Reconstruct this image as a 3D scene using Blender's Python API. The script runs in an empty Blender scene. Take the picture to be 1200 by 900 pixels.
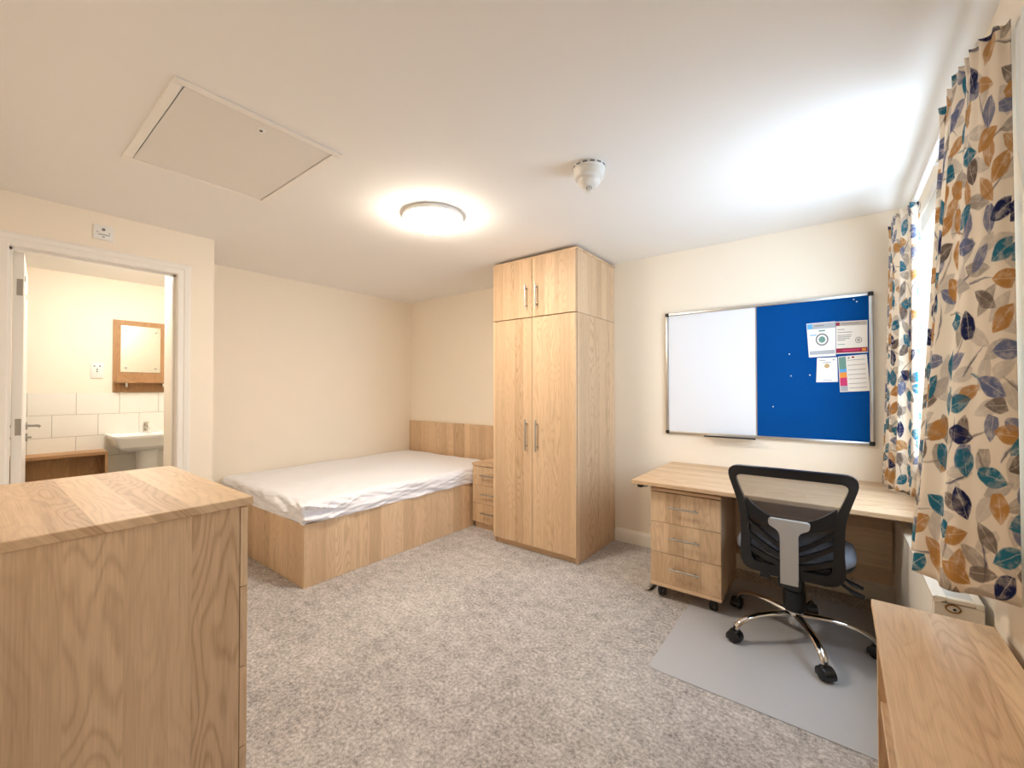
import bpy, bmesh, math, random
from mathutils import Vector, Matrix, noise
random.seed(7)
PI = math.pi
S = bpy.context.scene
C = S.collection

# ------------------------------------------------------------------ camera
FPX, YAW, PITCH, ROLL, CAMH = 492.15, 0.6569, 0.0125, -0.0012, 1.232
cd = bpy.data.cameras.new('camera'); cd.sensor_width = 36.0; cd.lens = FPX / 1200 * 36
cd.clip_start = 0.02
cam = bpy.data.objects.new('camera', cd); C.objects.link(cam)
cam.location = (0, 0, CAMH)
cam.rotation_mode = 'XYZ'
cam.matrix_world = (Matrix.Translation((0, 0, CAMH)) @ Matrix.Rotation(YAW, 4, 'Z')
                    @ Matrix.Rotation(PI / 2 + PITCH, 4, 'X') @ Matrix.Rotation(ROLL, 4, 'Z'))
S.camera = cam

def at(px, py, axis, val):
    """point on the plane <axis>=val that the photograph shows at a pixel"""
    d = cam.matrix_world.to_3x3() @ Vector(((px - 600) / FPX, -(py - 450) / FPX, -1))
    i = 'xyz'.index(axis); o = Vector((0, 0, CAMH))
    return o + d * ((val - o[i]) / d[i])

# ------------------------------------------------------------------ light
w = bpy.data.worlds.new('overcast_sky'); S.world = w; w.use_nodes = True
bg = w.node_tree.nodes['Background']
bg.inputs['Color'].default_value = (0.66, 0.83, 1.0, 1)
bg.inputs['Strength'].default_value = 2.4
LAMP_STRENGTH = 24.0
BATH_LAMP_STRENGTH = 30.0
S.view_settings.view_transform = 'Standard'
S.view_settings.look = 'None'
S.view_settings.gamma = 1
S.view_settings.use_curve_mapping = False
S.view_settings.exposure = 2.03
try:
    S.cycles.use_denoising = True
    S.cycles.max_bounces = 10
    S.cycles.diffuse_bounces = 7
    S.cycles.transparent_max_bounces = 12
    S.cycles.sample_clamp_indirect = 6
    S.cycles.caustics_reflective = False
    S.cycles.caustics_refractive = False
except Exception:
    pass

# room size (metres)
H = 2.264
XD, XL, YB, YC, XR = -3.393, -4.043, 3.257, 1.033, 0.355
XB = -5.35
pl = bpy.data.lights.new('window_portal', 'AREA'); pl.shape = 'RECTANGLE'; pl.size, pl.size_y = 1.27, 1.60
pl.cycles.is_portal = True                    # gives no light of its own: guides sampling of the sky through window_1
po = bpy.data.objects.new('window_portal', pl); C.objects.link(po)
po.location = (0.47, 2.42, 1.495); po.rotation_euler = (0, PI / 2, 0)

# ------------------------------------------------------------------ helpers
class MB:
    def __init__(s): s.bm = bmesh.new()
    def box(s, x0, x1, y0, y1, z0, z1, bev=0.0, seg=1):
        m = Matrix.Translation(((x0+x1)/2, (y0+y1)/2, (z0+z1)/2)) @ Matrix.Diagonal((abs(x1-x0), abs(y1-y0), abs(z1-z0), 1))
        r = bmesh.ops.create_cube(s.bm, size=1, matrix=m)
        if bev:
            es = list({e for v in r['verts'] for e in v.link_edges})
            bmesh.ops.bevel(s.bm, geom=es, offset=bev, segments=seg, affect='EDGES', profile=0.5)
        return s
    def rings(s, rings, cap=True, closed=False):
        """quads between successive rings of points"""
        R = [[s.bm.verts.new(p) for p in r] for r in rings]
        n = len(R[0]); k = len(R)
        for i in range(k if closed else k-1):
            a, b = R[i], R[(i+1) % k]
            for j in range(n):
                s.bm.faces.new((a[j], a[(j+1) % n], b[(j+1) % n], b[j]))
        if cap and not closed:
            s.bm.faces.new(R[0][::-1]); s.bm.faces.new(R[-1])
        return s
    def tube(s, path, rad, n=12, cap=True, flat=None):
        path = [Vector(p) for p in path]
        if not isinstance(rad, (list, tuple)): rad = [rad]*len(path)
        rings = []; prev = None
        for i, p in enumerate(path):
            t = (path[min(i+1, len(path)-1)] - path[max(i-1, 0)]).normalized()
            if prev is None:
                ref = Vector((0, 0, 1)) if abs(t.z) < 0.9 else Vector((1, 0, 0))
                u = t.cross(ref).normalized()
            else:
                u = (prev - t*prev.dot(t)).normalized()
            prev = u; v = t.cross(u)
            f = flat if flat else 1.0
            rings.append([p + (u*math.cos(2*PI*j/n) + v*f*math.sin(2*PI*j/n))*rad[i] for j in range(n)])
        return s.rings(rings, cap)
    def cyl(s, a, b, r, r2=None, n=20):
        return s.tube([a, b], [r, r if r2 is None else r2], n)
    def lathe(s, prof, c=(0, 0, 0), n=32, cap=True):
        c = Vector(c)
        return s.rings([[c + Vector((r*math.cos(2*PI*j/n), r*math.sin(2*PI*j/n), z)) for j in range(n)] for r, z in prof], cap)
    def prism(s, poly, fn0, fn1):
        """poly: 2-d outline; fn0/fn1 map (a,b) to 3-d for both faces"""
        A = [s.bm.verts.new(fn0(*p)) for p in poly]; B = [s.bm.verts.new(fn1(*p)) for p in poly]
        n = len(poly)
        for i in range(n):
            s.bm.faces.new((A[i], A[(i+1) % n], B[(i+1) % n], B[i]))
        s.bm.faces.new(A[::-1]); s.bm.faces.new(B)
        return s
    def frame(s, outer, inner, fn0, fn1):
        """a flat ring between two outlines of equal count"""
        L = []
        for o, i in zip(outer, inner):
            L.append([s.bm.verts.new(fn0(*o)), s.bm.verts.new(fn1(*o)), s.bm.verts.new(fn1(*i)), s.bm.verts.new(fn0(*i))])
        n = len(L)
        for k in range(n):
            a, b = L[k], L[(k+1) % n]
            for j in range(4):
                s.bm.faces.new((a[j], a[(j+1) % 4], b[(j+1) % 4], b[j]))
        return s
    def xform(s, M): bmesh.ops.transform(s.bm, matrix=M, verts=s.bm.verts); return s
    def bevel(s, off, seg=2, ang=40):
        es = [e for e in s.bm.edges if len(e.link_faces) == 2 and e.calc_face_angle(0) > math.radians(ang)]
        bmesh.ops.bevel(s.bm, geom=es, offset=off, segments=seg, affect='EDGES', profile=0.5, clamp_overlap=True)
        return s
    def build(s, name, mat, parent=None, smooth=35, origin=None):
        bmesh.ops.recalc_face_normals(s.bm, faces=s.bm.faces)
        o = Vector((0, 0, 0))
        if parent is not None: o = Vector(parent.get('_o', (0, 0, 0)))
        elif origin is not None: o = Vector(origin)
        if o.length: bmesh.ops.translate(s.bm, verts=s.bm.verts, vec=-o)
        me = bpy.data.meshes.new(name); s.bm.to_mesh(me); s.bm.free()
        me.materials.append(mat)
        if smooth:
            me.polygons.foreach_set('use_smooth', [True]*len(me.polygons))
            me.set_sharp_from_angle(angle=math.radians(smooth))
        ob = bpy.data.objects.new(name, me); C.objects.link(ob)
        if parent is not None:
            ob.parent = parent; ob['_o'] = tuple(o)
        else:
            ob.location = o; ob['_o'] = tuple(o)
        return ob

def tag(o, label, cat, group=None):
    o['label'] = label; o['category'] = cat
    if group: o['group'] = group
    return o
def thing(name, label, cat, loc=(0, 0, 0), group=None):
    o = bpy.data.objects.new(name, None); C.objects.link(o)
    o.empty_display_size = 0.1
    o.location = loc; o['_o'] = tuple(loc)
    return tag(o, label, cat, group)
def struct(o, label=None):
    o['kind'] = 'structure'
    if label: o['label'] = label
    return o
def box(name, mat, parent, x0, x1, y0, y1, z0, z1, bev=0.0015, seg=1):
    return MB().box(x0, x1, y0, y1, z0, z1, bev, seg).build(name, mat, parent)
def copy_part(o, parent, loc=None, rz=None):
    c = o.copy(); C.objects.link(c); c.parent = parent
    if loc is not None: c.location = loc
    if rz is not None: c.rotation_euler = (0, 0, rz)
    for ch in list(o.children):
        d = ch.copy(); C.objects.link(d); d.parent = c
    return c

# ------------------------------------------------------------------ materials
class NT:
    def __init__(s, name):
        s.m = bpy.data.materials.new(name); s.m.use_nodes = True; s.t = s.m.node_tree
        s.bsdf = s.t.nodes['Principled BSDF']; s.out = s.t.nodes['Material Output']
    def n(s, typ, **k):
        nd = s.t.nodes.new(typ)
        for a, b in k.items(): setattr(nd, a, b)
        return nd
    def l(s, a, b): s.t.links.new(a, b)
    def put(s, sock, v):
        if hasattr(v, 'is_output') or isinstance(v, bpy.types.NodeSocket): s.l(v, sock)
        else: sock.default_value = v
    def math(s, op, a, b=0.0, c=None, clamp=False):
        nd = s.n('ShaderNodeMath', operation=op); nd.use_clamp = clamp
        s.put(nd.inputs[0], a); s.put(nd.inputs[1], b)
        if c is not None: s.put(nd.inputs[2], c)
        return nd.outputs[0]
    def mix(s, f, a, b):
        nd = s.n('ShaderNodeMix', data_type='RGBA'); s.put(nd.inputs['Factor'], f)
        s.put(nd.inputs[6], a); s.put(nd.inputs[7], b)
        return nd.outputs[2]
    def noise(s, vec, scale, detail=2, rough=0.5, dims='3D'):
        nd = s.n('ShaderNodeTexNoise', noise_dimensions=dims)
        if vec is not None: s.l(vec, nd.inputs['Vector'])
        nd.inputs['Scale'].default_value = scale; nd.inputs['Detail'].default_value = detail; nd.inputs['Roughness'].default_value = rough
        return nd.outputs[0]
    def ramp(s, fac, stops, mode='LINEAR'):
        nd = s.n('ShaderNodeValToRGB'); r = nd.color_ramp; r.interpolation = mode
        while len(r.elements) < len(stops): r.elements.new(0.5)
        for e, (p, c) in zip(r.elements, stops): e.position = p; e.color = c
        s.l(fac, nd.inputs['Fac']); return nd.outputs['Color']
    def bump(s, h, strength=0.2, dist=0.002):
        nd = s.n('ShaderNodeBump'); s.l(h, nd.inputs['Height'])
        nd.inputs['Strength'].default_value = strength; nd.inputs['Distance'].default_value = dist
        s.l(nd.outputs[0], s.bsdf.inputs['Normal'])
    def comb(s, x, y, z):
        nd = s.n('ShaderNodeCombineXYZ')
        for i, v in enumerate((x, y, z)): s.put(nd.inputs[i], v)
        return nd.outputs[0]

def c4(r, g, b): return (r, g, b, 1)
def srgb(r, g, b):
    f = lambda c: (c/255/12.92) if c/255 <= 0.04045 else ((c/255+0.055)/1.055)**2.4
    return (f(r), f(g), f(b), 1)

def plain(name, col, rough=0.5, metal=0.0, spec=0.5, noise_amt=0.04, nscale=40, bump=0.0):
    k = NT(name)
    tc = k.n('ShaderNodeTexCoord')
    nz = k.noise(tc.outputs['Object'], nscale, 3)
    d = tuple(c*(1-noise_amt) for c in col[:3]) + (1,); e = tuple(min(1, c*(1+noise_amt)) for c in col[:3]) + (1,)
    k.l(k.mix(nz, d, e), k.bsdf.inputs['Base Color'])
    k.bsdf.inputs['Roughness'].default_value = rough; k.bsdf.inputs['Metallic'].default_value = metal
    k.bsdf.inputs['Specular IOR Level'].default_value = spec
    if bump: k.bump(nz, bump, 0.001)
    return k.m

def wood(name, axis, light=srgb(229, 200, 165), dark=srgb(177, 142, 108), stave=11.5, contrast=1.0):
    """oak-effect laminate; the grain runs along the given local axis"""
    k = NT(name)
    tc = k.n('ShaderNodeTexCoord'); oi = k.n('ShaderNodeObjectInfo')
    sp = k.n('ShaderNodeSeparateXYZ'); k.l(tc.outputs['Object'], sp.inputs[0])
    ax = 'XYZ'.index(axis); oth = [i for i in range(3) if i != ax]
    a = k.math('ADD', sp.outputs[oth[0]], k.math('MULTIPLY', sp.outputs[oth[1]], 0.83))
    a = k.math('ADD', a, k.math('MULTIPLY', oi.outputs['Random'], 7.3))
    wv = sp.outputs[ax]
    vo = k.n('ShaderNodeTexVoronoi', voronoi_dimensions='1D', feature='F1'); k.l(a, vo.inputs['W']); vo.inputs['Scale'].default_value = stave
    cs = k.n('ShaderNodeSeparateColor'); k.l(vo.outputs['Color'], cs.inputs[0])
    tone = cs.outputs[0]; off = cs.outputs[1]; cath = cs.outputs[2]
    # contour lines of a stretched noise: cathedral figure
    wv2 = k.math('ADD', wv, k.math('MULTIPLY', off, 11.0))
    f = k.noise(k.comb(k.math('MULTIPLY', a, 7.0), k.math('MULTIPLY', wv2, 1.1), 0.0), 1.0, 2, 0.45)
    f2 = k.noise(k.comb(k.math('MULTIPLY', a, 60.0), k.math('MULTIPLY', wv2, 9.0), 3.0), 1.0, 2, 0.5)
    ph = k.math('ADD', k.math('MULTIPLY', f, 150.0), k.math('MULTIPLY', f2, 4.0))
    ring = k.math('MULTIPLY_ADD', k.math('SINE', ph), 0.5, 0.5)
    ring = k.math('POWER', ring, 3.0)
    amt = k.math('MULTIPLY_ADD', k.math('POWER', cath, 1.4), 0.30, 0.05)
    # fine pores
    fine = k.noise(k.comb(k.math('MULTIPLY', a, 330.0), k.math('MULTIPLY', wv, 7.0), 1.0), 1.0, 3, 0.6)
    fine2 = k.noise(k.comb(k.math('MULTIPLY', a, 45.0), k.math('MULTIPLY', wv2, 1.0), 5.0), 1.0, 2, 0.5)
    v = k.math('MULTIPLY', ring, amt)
    v = k.math('ADD', v, k.math('MULTIPLY', k.math('SUBTRACT', fine, 0.5), 0.75))
    v = k.math('ADD', v, k.math('MULTIPLY', k.math('SUBTRACT', fine2, 0.5), 0.5))
    v = k.math('ADD', v, k.math('MULTIPLY', k.math('SUBTRACT', tone, 0.5), 0.42))
    v = k.math('MULTIPLY_ADD', v, contrast*1.1, 0.30, clamp=True)
    k.l(k.mix(v, light, dark), k.bsdf.inputs['Base Color'])
    k.bsdf.inputs['Roughness'].default_value = 0.48
    k.bsdf.inputs['Specular IOR Level'].default_value = 0.35
    k.bump(fine, 0.06, 0.001)
    return k.m

M = {}
M['wood_z'] = wood('oak_vertical', 'Z')
M['wood_x'] = wood('oak_along_x', 'X')
M['wood_y'] = wood('oak_along_y', 'Y')
M['wood_z_bath'] = wood('bathroom_oak', 'Z', srgb(190, 150, 108), srgb(140, 100, 64))
M['wood_y_bath'] = wood('bathroom_oak_flat', 'Y', srgb(190, 150, 108), srgb(140, 100, 64))
M['wall'] = plain('cream_wall_paint', srgb(243, 233, 217), 0.85, spec=0.2, noise_amt=0.012, nscale=6)
M['ceiling'] = plain('white_ceiling_paint', srgb(240, 238, 235), 0.9, spec=0.2, noise_amt=0.01, nscale=5)
M['white_gloss'] = plain('white_gloss_paint', srgb(240, 236, 230), 0.3, spec=0.4, noise_amt=0.01)
M['skirting'] = plain('cream_gloss_skirting', srgb(246, 242, 232), 0.35, noise_amt=0.01)
M['white_plastic'] = plain('white_plastic', srgb(236, 234, 230), 0.35, noise_amt=0.01)
M['grey_mark'] = plain('grey_print', srgb(120, 118, 118), 0.6)
M['dark_mark'] = plain('dark_recess', srgb(40, 38, 38), 0.6)
M['steel'] = plain('brushed_steel', srgb(178, 176, 172), 0.3, 1.0, noise_amt=0.05, nscale=200)
M['chrome'] = plain('polished_chrome', srgb(215, 213, 210), 0.07, 1.0, noise_amt=0.0)
M['alu'] = plain('anodised_aluminium', srgb(205, 204, 202), 0.32, 1.0, noise_amt=0.02)
M['black_plastic'] = plain('black_plastic', srgb(22, 22, 24), 0.30, noise_amt=0.1)
M['grey_plastic'] = plain('grey_plastic', srgb(176, 174, 172), 0.45, noise_amt=0.02)
M['seat_fabric'] = plain('grey_seat_fabric', srgb(112, 116, 128), 0.9, noise_amt=0.15, nscale=500, bump=0.3)
M['sheet'] = plain('white_cotton_sheet', srgb(238, 239, 246), 0.85, spec=0.2, noise_amt=0.015, nscale=60)
M['ceramic'] = plain('white_ceramic', srgb(242, 242, 240), 0.12, noise_amt=0.0)
M['tile'] = plain('white_wall_tile', srgb(238, 236, 228), 0.18, noise_amt=0.012, nscale=3)
M['grout'] = plain('grey_grout', srgb(190, 186, 176), 0.9)
M['whiteboard'] = plain('whiteboard_enamel', srgb(232, 236, 244), 0.25, noise_amt=0.008, nscale=4)
M['paper'] = plain('white_paper', srgb(240, 238, 236), 0.8, noise_amt=0.01)
M['cream_paper'] = plain('cream_paper', srgb(236, 228, 218), 0.8, noise_amt=0.01)
M['rad'] = plain('cream_radiator_enamel', srgb(238, 232, 220), 0.35, noise_amt=0.01)
M['rad_grille'] = plain('pale_grey_grille', srgb(208, 210, 208), 0.5, noise_amt=0.03)
M['brass'] = plain('brass_ring', srgb(176, 140, 80), 0.3, 1.0)
M['bath_floor'] = plain('grey_vinyl', srgb(150, 148, 144), 0.5)
for nm, col in (('maroon', (150, 30, 62)), ('teal_p', (110, 150, 140)), ('sky_p', (95, 170, 225)), ('orange_p', (230, 150, 60)),
                ('pink_p', (205, 55, 110)), ('band_grey', (176, 178, 184)), ('band_taupe', (180, 168, 158)), ('tan_p', (200, 170, 120)), ('red_p', (150, 30, 40)), ('text_p', (150, 146, 144))):
    M[nm] = plain('print_' + nm, srgb(*col), 0.75, noise_amt=0.06, nscale=90)

# blue felt
k = NT('blue_felt'); tc = k.n('ShaderNodeTexCoord'); nz = k.noise(tc.outputs['Object'], 420, 3); nb = k.noise(tc.outputs['Object'], 3, 2)
k.l(k.mix(nb, k.mix(nz, srgb(0, 56, 122), srgb(4, 76, 148)), k.mix(nz, srgb(0, 65, 136), srgb(7, 86, 160))), k.bsdf.inputs['Base Color'])
k.bsdf.inputs['Roughness'].default_value = 0.95; k.bsdf.inputs['Specular IOR Level'].default_value = 0.1; k.bump(nz, 0.3, 0.001); M['felt'] = k.m

# carpet
k = NT('grey_twist_carpet'); tc = k.n('ShaderNodeTexCoord')
n1 = k.noise(tc.outputs['Object'], 70, 4, 0.65); n2 = k.noise(tc.outputs['Object'], 16, 4, 0.6); n3 = k.noise(tc.outputs['Object'], 260, 3, 0.6); n4 = k.noise(tc.outputs['Object'], 2.2, 3)
v = k.math('ADD', k.math('MULTIPLY', n1, 0.45), k.math('MULTIPLY', n2, 0.2)); v = k.math('ADD', v, k.math('MULTIPLY', n3, 0.3)); v = k.math('ADD', v, k.math('MULTIPLY', n4, 0.14))
k.l(k.ramp(v, [(0.41, srgb(118, 112, 109)), (0.54, srgb(185, 179, 176)), (0.66, srgb(228, 223, 219))]), k.bsdf.inputs['Base Color'])
k.bsdf.inputs['Roughness'].default_value = 1.0; k.bsdf.inputs['Specular IOR Level'].default_value = 0.05
k.bump(k.math('ADD', n1, n3), 0.7, 0.006); M['carpet'] = k.m

# translucent PVC chair mat
k = NT('frosted_pvc'); tc = k.n('ShaderNodeTexCoord'); nz = k.noise(tc.outputs['Object'], 300, 2)
k.bsdf.inputs['Base Color'].default_value = srgb(208, 209, 214); k.bsdf.inputs['Roughness'].default_value = 0.32; k.bump(nz, 0.25, 0.001)
tr = k.n('ShaderNodeBsdfTransparent'); ms = k.n('ShaderNodeMixShader'); ms.inputs[0].default_value = 0.72
k.l(tr.outputs[0], ms.inputs[1]); k.l(k.bsdf.outputs[0], ms.inputs[2]); k.l(ms.outputs[0], k.out.inputs['Surface']); M['pvc'] = k.m

# see-through chair mesh
def mesh_fabric(name, cover, base):
    k = NT(name)
    k.bsdf.inputs['Base Color'].default_value = base; k.bsdf.inputs['Roughness'].default_value = 0.8
    tr = k.n('ShaderNodeBsdfTransparent'); ms = k.n('ShaderNodeMixShader'); ms.inputs[0].default_value = cover
    k.l(tr.outputs[0], ms.inputs[1]); k.l(k.bsdf.outputs[0], ms.inputs[2]); k.l(ms.outputs[0], k.out.inputs['Surface']); return k.m
M['mesh'] = mesh_fabric('black_chair_mesh', 0.50, srgb(96, 96, 100))
M['mesh2'] = mesh_fabric('dense_lumbar_mesh', 0.72, srgb(34, 34, 37))

# window glass and mirror
k = NT('window_glass')
tr = k.n('ShaderNodeBsdfTransparent'); gl = k.n('ShaderNodeBsdfGlossy'); gl.inputs['Roughness'].default_value = 0.02; ms = k.n('ShaderNodeMixShader')
ms.inputs[0].default_value = 0.05; k.l(tr.outputs[0], ms.inputs[1]); k.l(gl.outputs[0], ms.inputs[2]); k.l(ms.outputs[0], k.out.inputs['Surface']); M['glass'] = k.m
M['mirror'] = plain('mirror_silver', srgb(228, 232, 226), 0.03, 1.0, noise_amt=0.0)

def lamp_mat(name, col, strength):
    k = NT(name); em = k.n('ShaderNodeEmission'); em.inputs[0].default_value = col; em.inputs[1].default_value = strength
    k.l(em.outputs[0], k.out.inputs['Surface']); return k.m
M['lamp'] = lamp_mat('lit_opal_diffuser', (1.0, 0.89, 0.74, 1), LAMP_STRENGTH)
M['lamp_bath'] = lamp_mat('lit_bathroom_diffuser', (1.0, 0.95, 0.87, 1), BATH_LAMP_STRENGTH)

# printed curtain: scattered watercolour leaves
def curtain_mat():
    k = NT('leaf_print_cotton')
    uv = k.n('ShaderNodeUVMap'); uv.uv_map = 'UVMap'
    wob = k.noise(uv.outputs[0], 28, 2); 
    base = k.mix(k.noise(uv.outputs[0], 9, 3), srgb(242, 232, 217), srgb(234, 221, 204))
    col = base
    def layer(col, scale, ox, oy, L, W, thr, stops, strength, stretch=1.0, curve=0.0):
        sp = k.n('ShaderNodeSeparateXYZ'); k.l(uv.outputs[0], sp.inputs[0])
        px = k.math('MULTIPLY_ADD', sp.outputs[0], scale, ox); py = k.math('MULTIPLY_ADD', sp.outputs[1], scale, oy)
        p = k.comb(px, py, 0.0)
        vo = k.n('ShaderNodeTexVoronoi', voronoi_dimensions='2D', feature='F1'); k.l(p, vo.inputs['Vector']); vo.inputs['Scale'].default_value = 1.0; vo.inputs['Randomness'].default_value = 0.62
        d = k.n('ShaderNodeVectorMath', operation='SUBTRACT'); k.l(p, d.inputs[0]); k.l(vo.outputs['Position'], d.inputs[1])
        cs = k.n('ShaderNodeSeparateColor'); k.l(vo.outputs['Color'], cs.inputs[0])
        ro = k.n('ShaderNodeVectorRotate', rotation_type='Z_AXIS'); k.l(d.outputs[0], ro.inputs['Vector'])
        k.l(k.math('MULTIPLY_ADD', cs.outputs[0], 4.2, -0.9), ro.inputs['Angle'])
        q = k.n('ShaderNodeSeparateXYZ'); k.l(ro.outputs[0], q.inputs[0])
        x = k.math('DIVIDE', q.outputs[0], L)
        yy = k.math('ADD', q.outputs[1], k.math('MULTIPLY', k.math('SUBTRACT', wob, 0.5), 0.10))
        yy = k.math('ADD', yy, k.math('MULTIPLY', k.math('MULTIPLY', x, x), curve))
        half = k.math('MULTIPLY', k.math('SUBTRACT', 1.0, k.math('POWER', k.math('ABSOLUTE', k.math('ADD', x, 0.12)), 1.9)), W)
        edge = k.math('SUBTRACT', half, k.math('ABSOLUTE', yy))
        m = k.math('MULTIPLY', edge, 26.0, clamp=True)
        m = k.math('MULTIPLY', m, k.math('GREATER_THAN', cs.outputs[2], thr))
        tint = k.ramp(cs.outputs[1], stops, 'CONSTANT')
        wash = k.noise(p, 3.2, 3, 0.6)
        a = k.math('MULTIPLY_ADD', wash, 2.1, -0.12, clamp=True)
        # darker watercolour rim, pale centre on some leaves
        rim = k.math('SUBTRACT', 1.0, k.math('MULTIPLY', edge, 9.0, clamp=True))
        a = k.math('MAXIMUM', k.math('MULTIPLY', a, strength), k.math('MULTIPLY', rim, 0.7))
        rib = k.math('LESS_THAN', k.math('ABSOLUTE', k.math('SUBTRACT', yy, 0.015)), 0.014)
        a = k.math('MULTIPLY', a, k.math('SUBTRACT', 1.0, k.math('MULTIPLY', rib, 0.35)))
        return k.mix(k.math('MULTIPLY', m, a), col, tint)
    teal, navy, ochre, taupe, slate, pale = srgb(48, 118, 142), srgb(36, 44, 88), srgb(190, 142, 84), srgb(118, 104, 96), srgb(110, 118, 150), srgb(186, 176, 166)
    col = layer(col, 12.0, 0.3, 0.9, 0.62, 0.26, 0.15, [(0, pale), (0.45, taupe), (0.75, pale)], 0.6)
    col = layer(col, 9.5, 3.1, 5.7, 0.66, 0.05, 0.30, [(0, navy), (0.35, taupe), (0.7, taupe), (0.9, teal)], 0.9, curve=0.12)
    col = layer(col, 11.5, 4.4, 8.3, 0.52, 0.25, 0.30, [(0, taupe), (0.25, ochre), (0.5, slate), (0.75, pale)], 0.9)
    col = layer(col, 10.8, 7.7, 2.2, 0.50, 0.29, 0.12, [(0, teal), (0.26, navy), (0.48, ochre), (0.66, teal), (0.80, slate), (0.92, taupe)], 1.0)
    k.l(col, k.bsdf.inputs['Base Color'])
    k.bsdf.inputs['Roughness'].default_value = 0.85; k.bsdf.inputs['Specular IOR Level'].default_value = 0.15
    k.bump(k.noise(uv.outputs[0], 900, 2), 0.15, 0.0006)
    tl = k.n('ShaderNodeBsdfTranslucent'); k.l(col, tl.inputs[0]); ms = k.n('ShaderNodeMixShader'); ms.inputs[0].default_value = 0.22
    k.l(k.bsdf.outputs[0], ms.inputs[1]); k.l(tl.outputs[0], ms.inputs[2]); k.l(ms.outputs[0], k.out.inputs['Surface'])
    return k.m
M['curtain'] = curtain_mat()
M['lining'] = plain('white_curtain_lining', srgb(226, 230, 230), 0.8, noise_amt=0.02)

# ================================================================== the room
floor = MB().box(XL-0.1, 0.5, -1.3, YB+0.1, -0.1, 0).build('floor', M['carpet'], smooth=0); struct(floor, 'mottled grey fitted carpet')
OX0, OX1, OY0, OY1 = -2.460, -1.738, 0.437, 0.964     # loft opening
ceil = (MB().box(XL-0.1, OX0, -1.3, YB+0.1, H, H+0.1).box(OX1, 0.5, -1.3, YB+0.1, H, H+0.1).box(OX0, OX1, -1.3, OY0, H, H+0.1)
        .box(OX0, OX1, OY1, YB+0.1, H, H+0.1).box(OX0-0.05, OX1+0.05, OY0-0.05, OY1+0.05, H+0.1, H+0.12)).build('ceiling', M['ceiling'], smooth=0); struct(ceil, 'pale matt ceiling')
struct(MB().box(XL-0.1, 0.5, YB, YB+0.1, 0, H).build('wall_back', M['wall'], smooth=0), 'cream wall behind the desk and headboard')
struct(MB().box(XL-0.1, XL, YC-0.098, YB, 0, H).build('wall_left', M['wall'], smooth=0), 'cream wall along the bed')
struct(MB().box(XL, XD, YC-0.098, YC, 0, H).build('wall_return', M['wall'], smooth=0), 'cream return wall at the foot of the bed')
DY0, DY1, DZ = 0.126, 0.830, 1.985          # doorway
wd = MB().box(XD-0.1, XD, -0.1, DY0-0.02, 0, H).box(XD-0.1, XD, DY1+0.02, YC-0.098, 0, H).box(XD-0.1, XD, DY0-0.02, DY1+0.02, DZ+0.02, H)
struct(wd.build('wall_door', M['wall'], smooth=0), 'cream wall with the bathroom doorway')
struct(MB().box(XD, -0.45, -0.1, 0.0, 0, H).build('wall_near', M['wall'], smooth=0))
struct(MB().box(-0.55, -0.45, -1.2, -0.1, 0, H).build('wall_lobby_left', M['wall'], smooth=0))
struct(MB().box(-0.55, 0.5, -1.3, -1.2, 0, H).build('wall_lobby_end', M['wall'], smooth=0))
WY0, WY1, WZ0, WZ1 = 1.62, 3.215, 0.86, 2.13  # window opening
ww = (MB().box(XR, XR+0.12, -1.3, WY0, 0, H).box(XR, XR+0.12, WY1, YB+0.1, 0, H)
      .box(XR, XR+0.12, WY0, WY1, 0, WZ0).box(XR, XR+0.12, WY0, WY1, WZ1, H))
struct(ww.build('wall_right', M['wall'], smooth=0), 'cream wall with the window')

# bathroom shell
bwall = struct(MB().box(XB-0.1, XB, -0.9, 1.8, 0, H).build('wall_bathroom', M['wall'], smooth=0), 'cream bathroom wall above white tiles')
struct(MB().box(XB, XL-0.1, 1.7, 1.8, 0, H).build('wall_bathroom_end', M['wall'], smooth=0))
struct(MB().box(XB, XD-0.1, -0.9, -0.8, 0, H).build('wall_bathroom_near', M['wall'], smooth=0))
struct(MB().box(XD-0.1, XD, -0.8, -0.1, 0, H).build('wall_bathroom_front', M['wall'], smooth=0))
struct(MB().box(XB-0.1, XL-0.1, -0.9, 1.8, -0.1, 0).box(XL-0.1, XD, -0.9, -0.1, -0.1, 0).build('floor_bathroom', M['bath_floor'], smooth=0))
struct(MB().box(XB-0.1, XL-0.1, -0.9, 1.8, H, H+0.1).box(XL-0.1, XD, -0.9, -0.1, H, H+0.1).build('ceiling_bathroom', M['ceiling'], smooth=0))
# tiles, 290 x 200, half-bond; each one its own piece with a recessed joint
gb = MB().box(XB, XB+0.006, -0.8, 1.7, 0, 1.2045).build('grout_bed', M['grout'], bwall, smooth=0)
TW, TH, GJ = 0.286, 0.1935, 0.0035
tile0 = None
for r in range(6):
    zt = 1.205 - r*TH
    y0 = 0.590 if r % 2 == 0 else 0.445
    for c in range(-2, 4):
        ya, yb = y0 + c*TW, y0 + (c+1)*TW
        if tile0 is None:
            tile0 = MB().box(0, 0.010, GJ/2, TW-GJ/2, -TH+GJ/2, -GJ/2, 0.0012).build('tile', M['tile'], bwall)
            tile0.location = (XB+0.0015, ya, zt)
        else:
            copy_part(tile0, bwall, (XB+0.0015, ya, zt))

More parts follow.
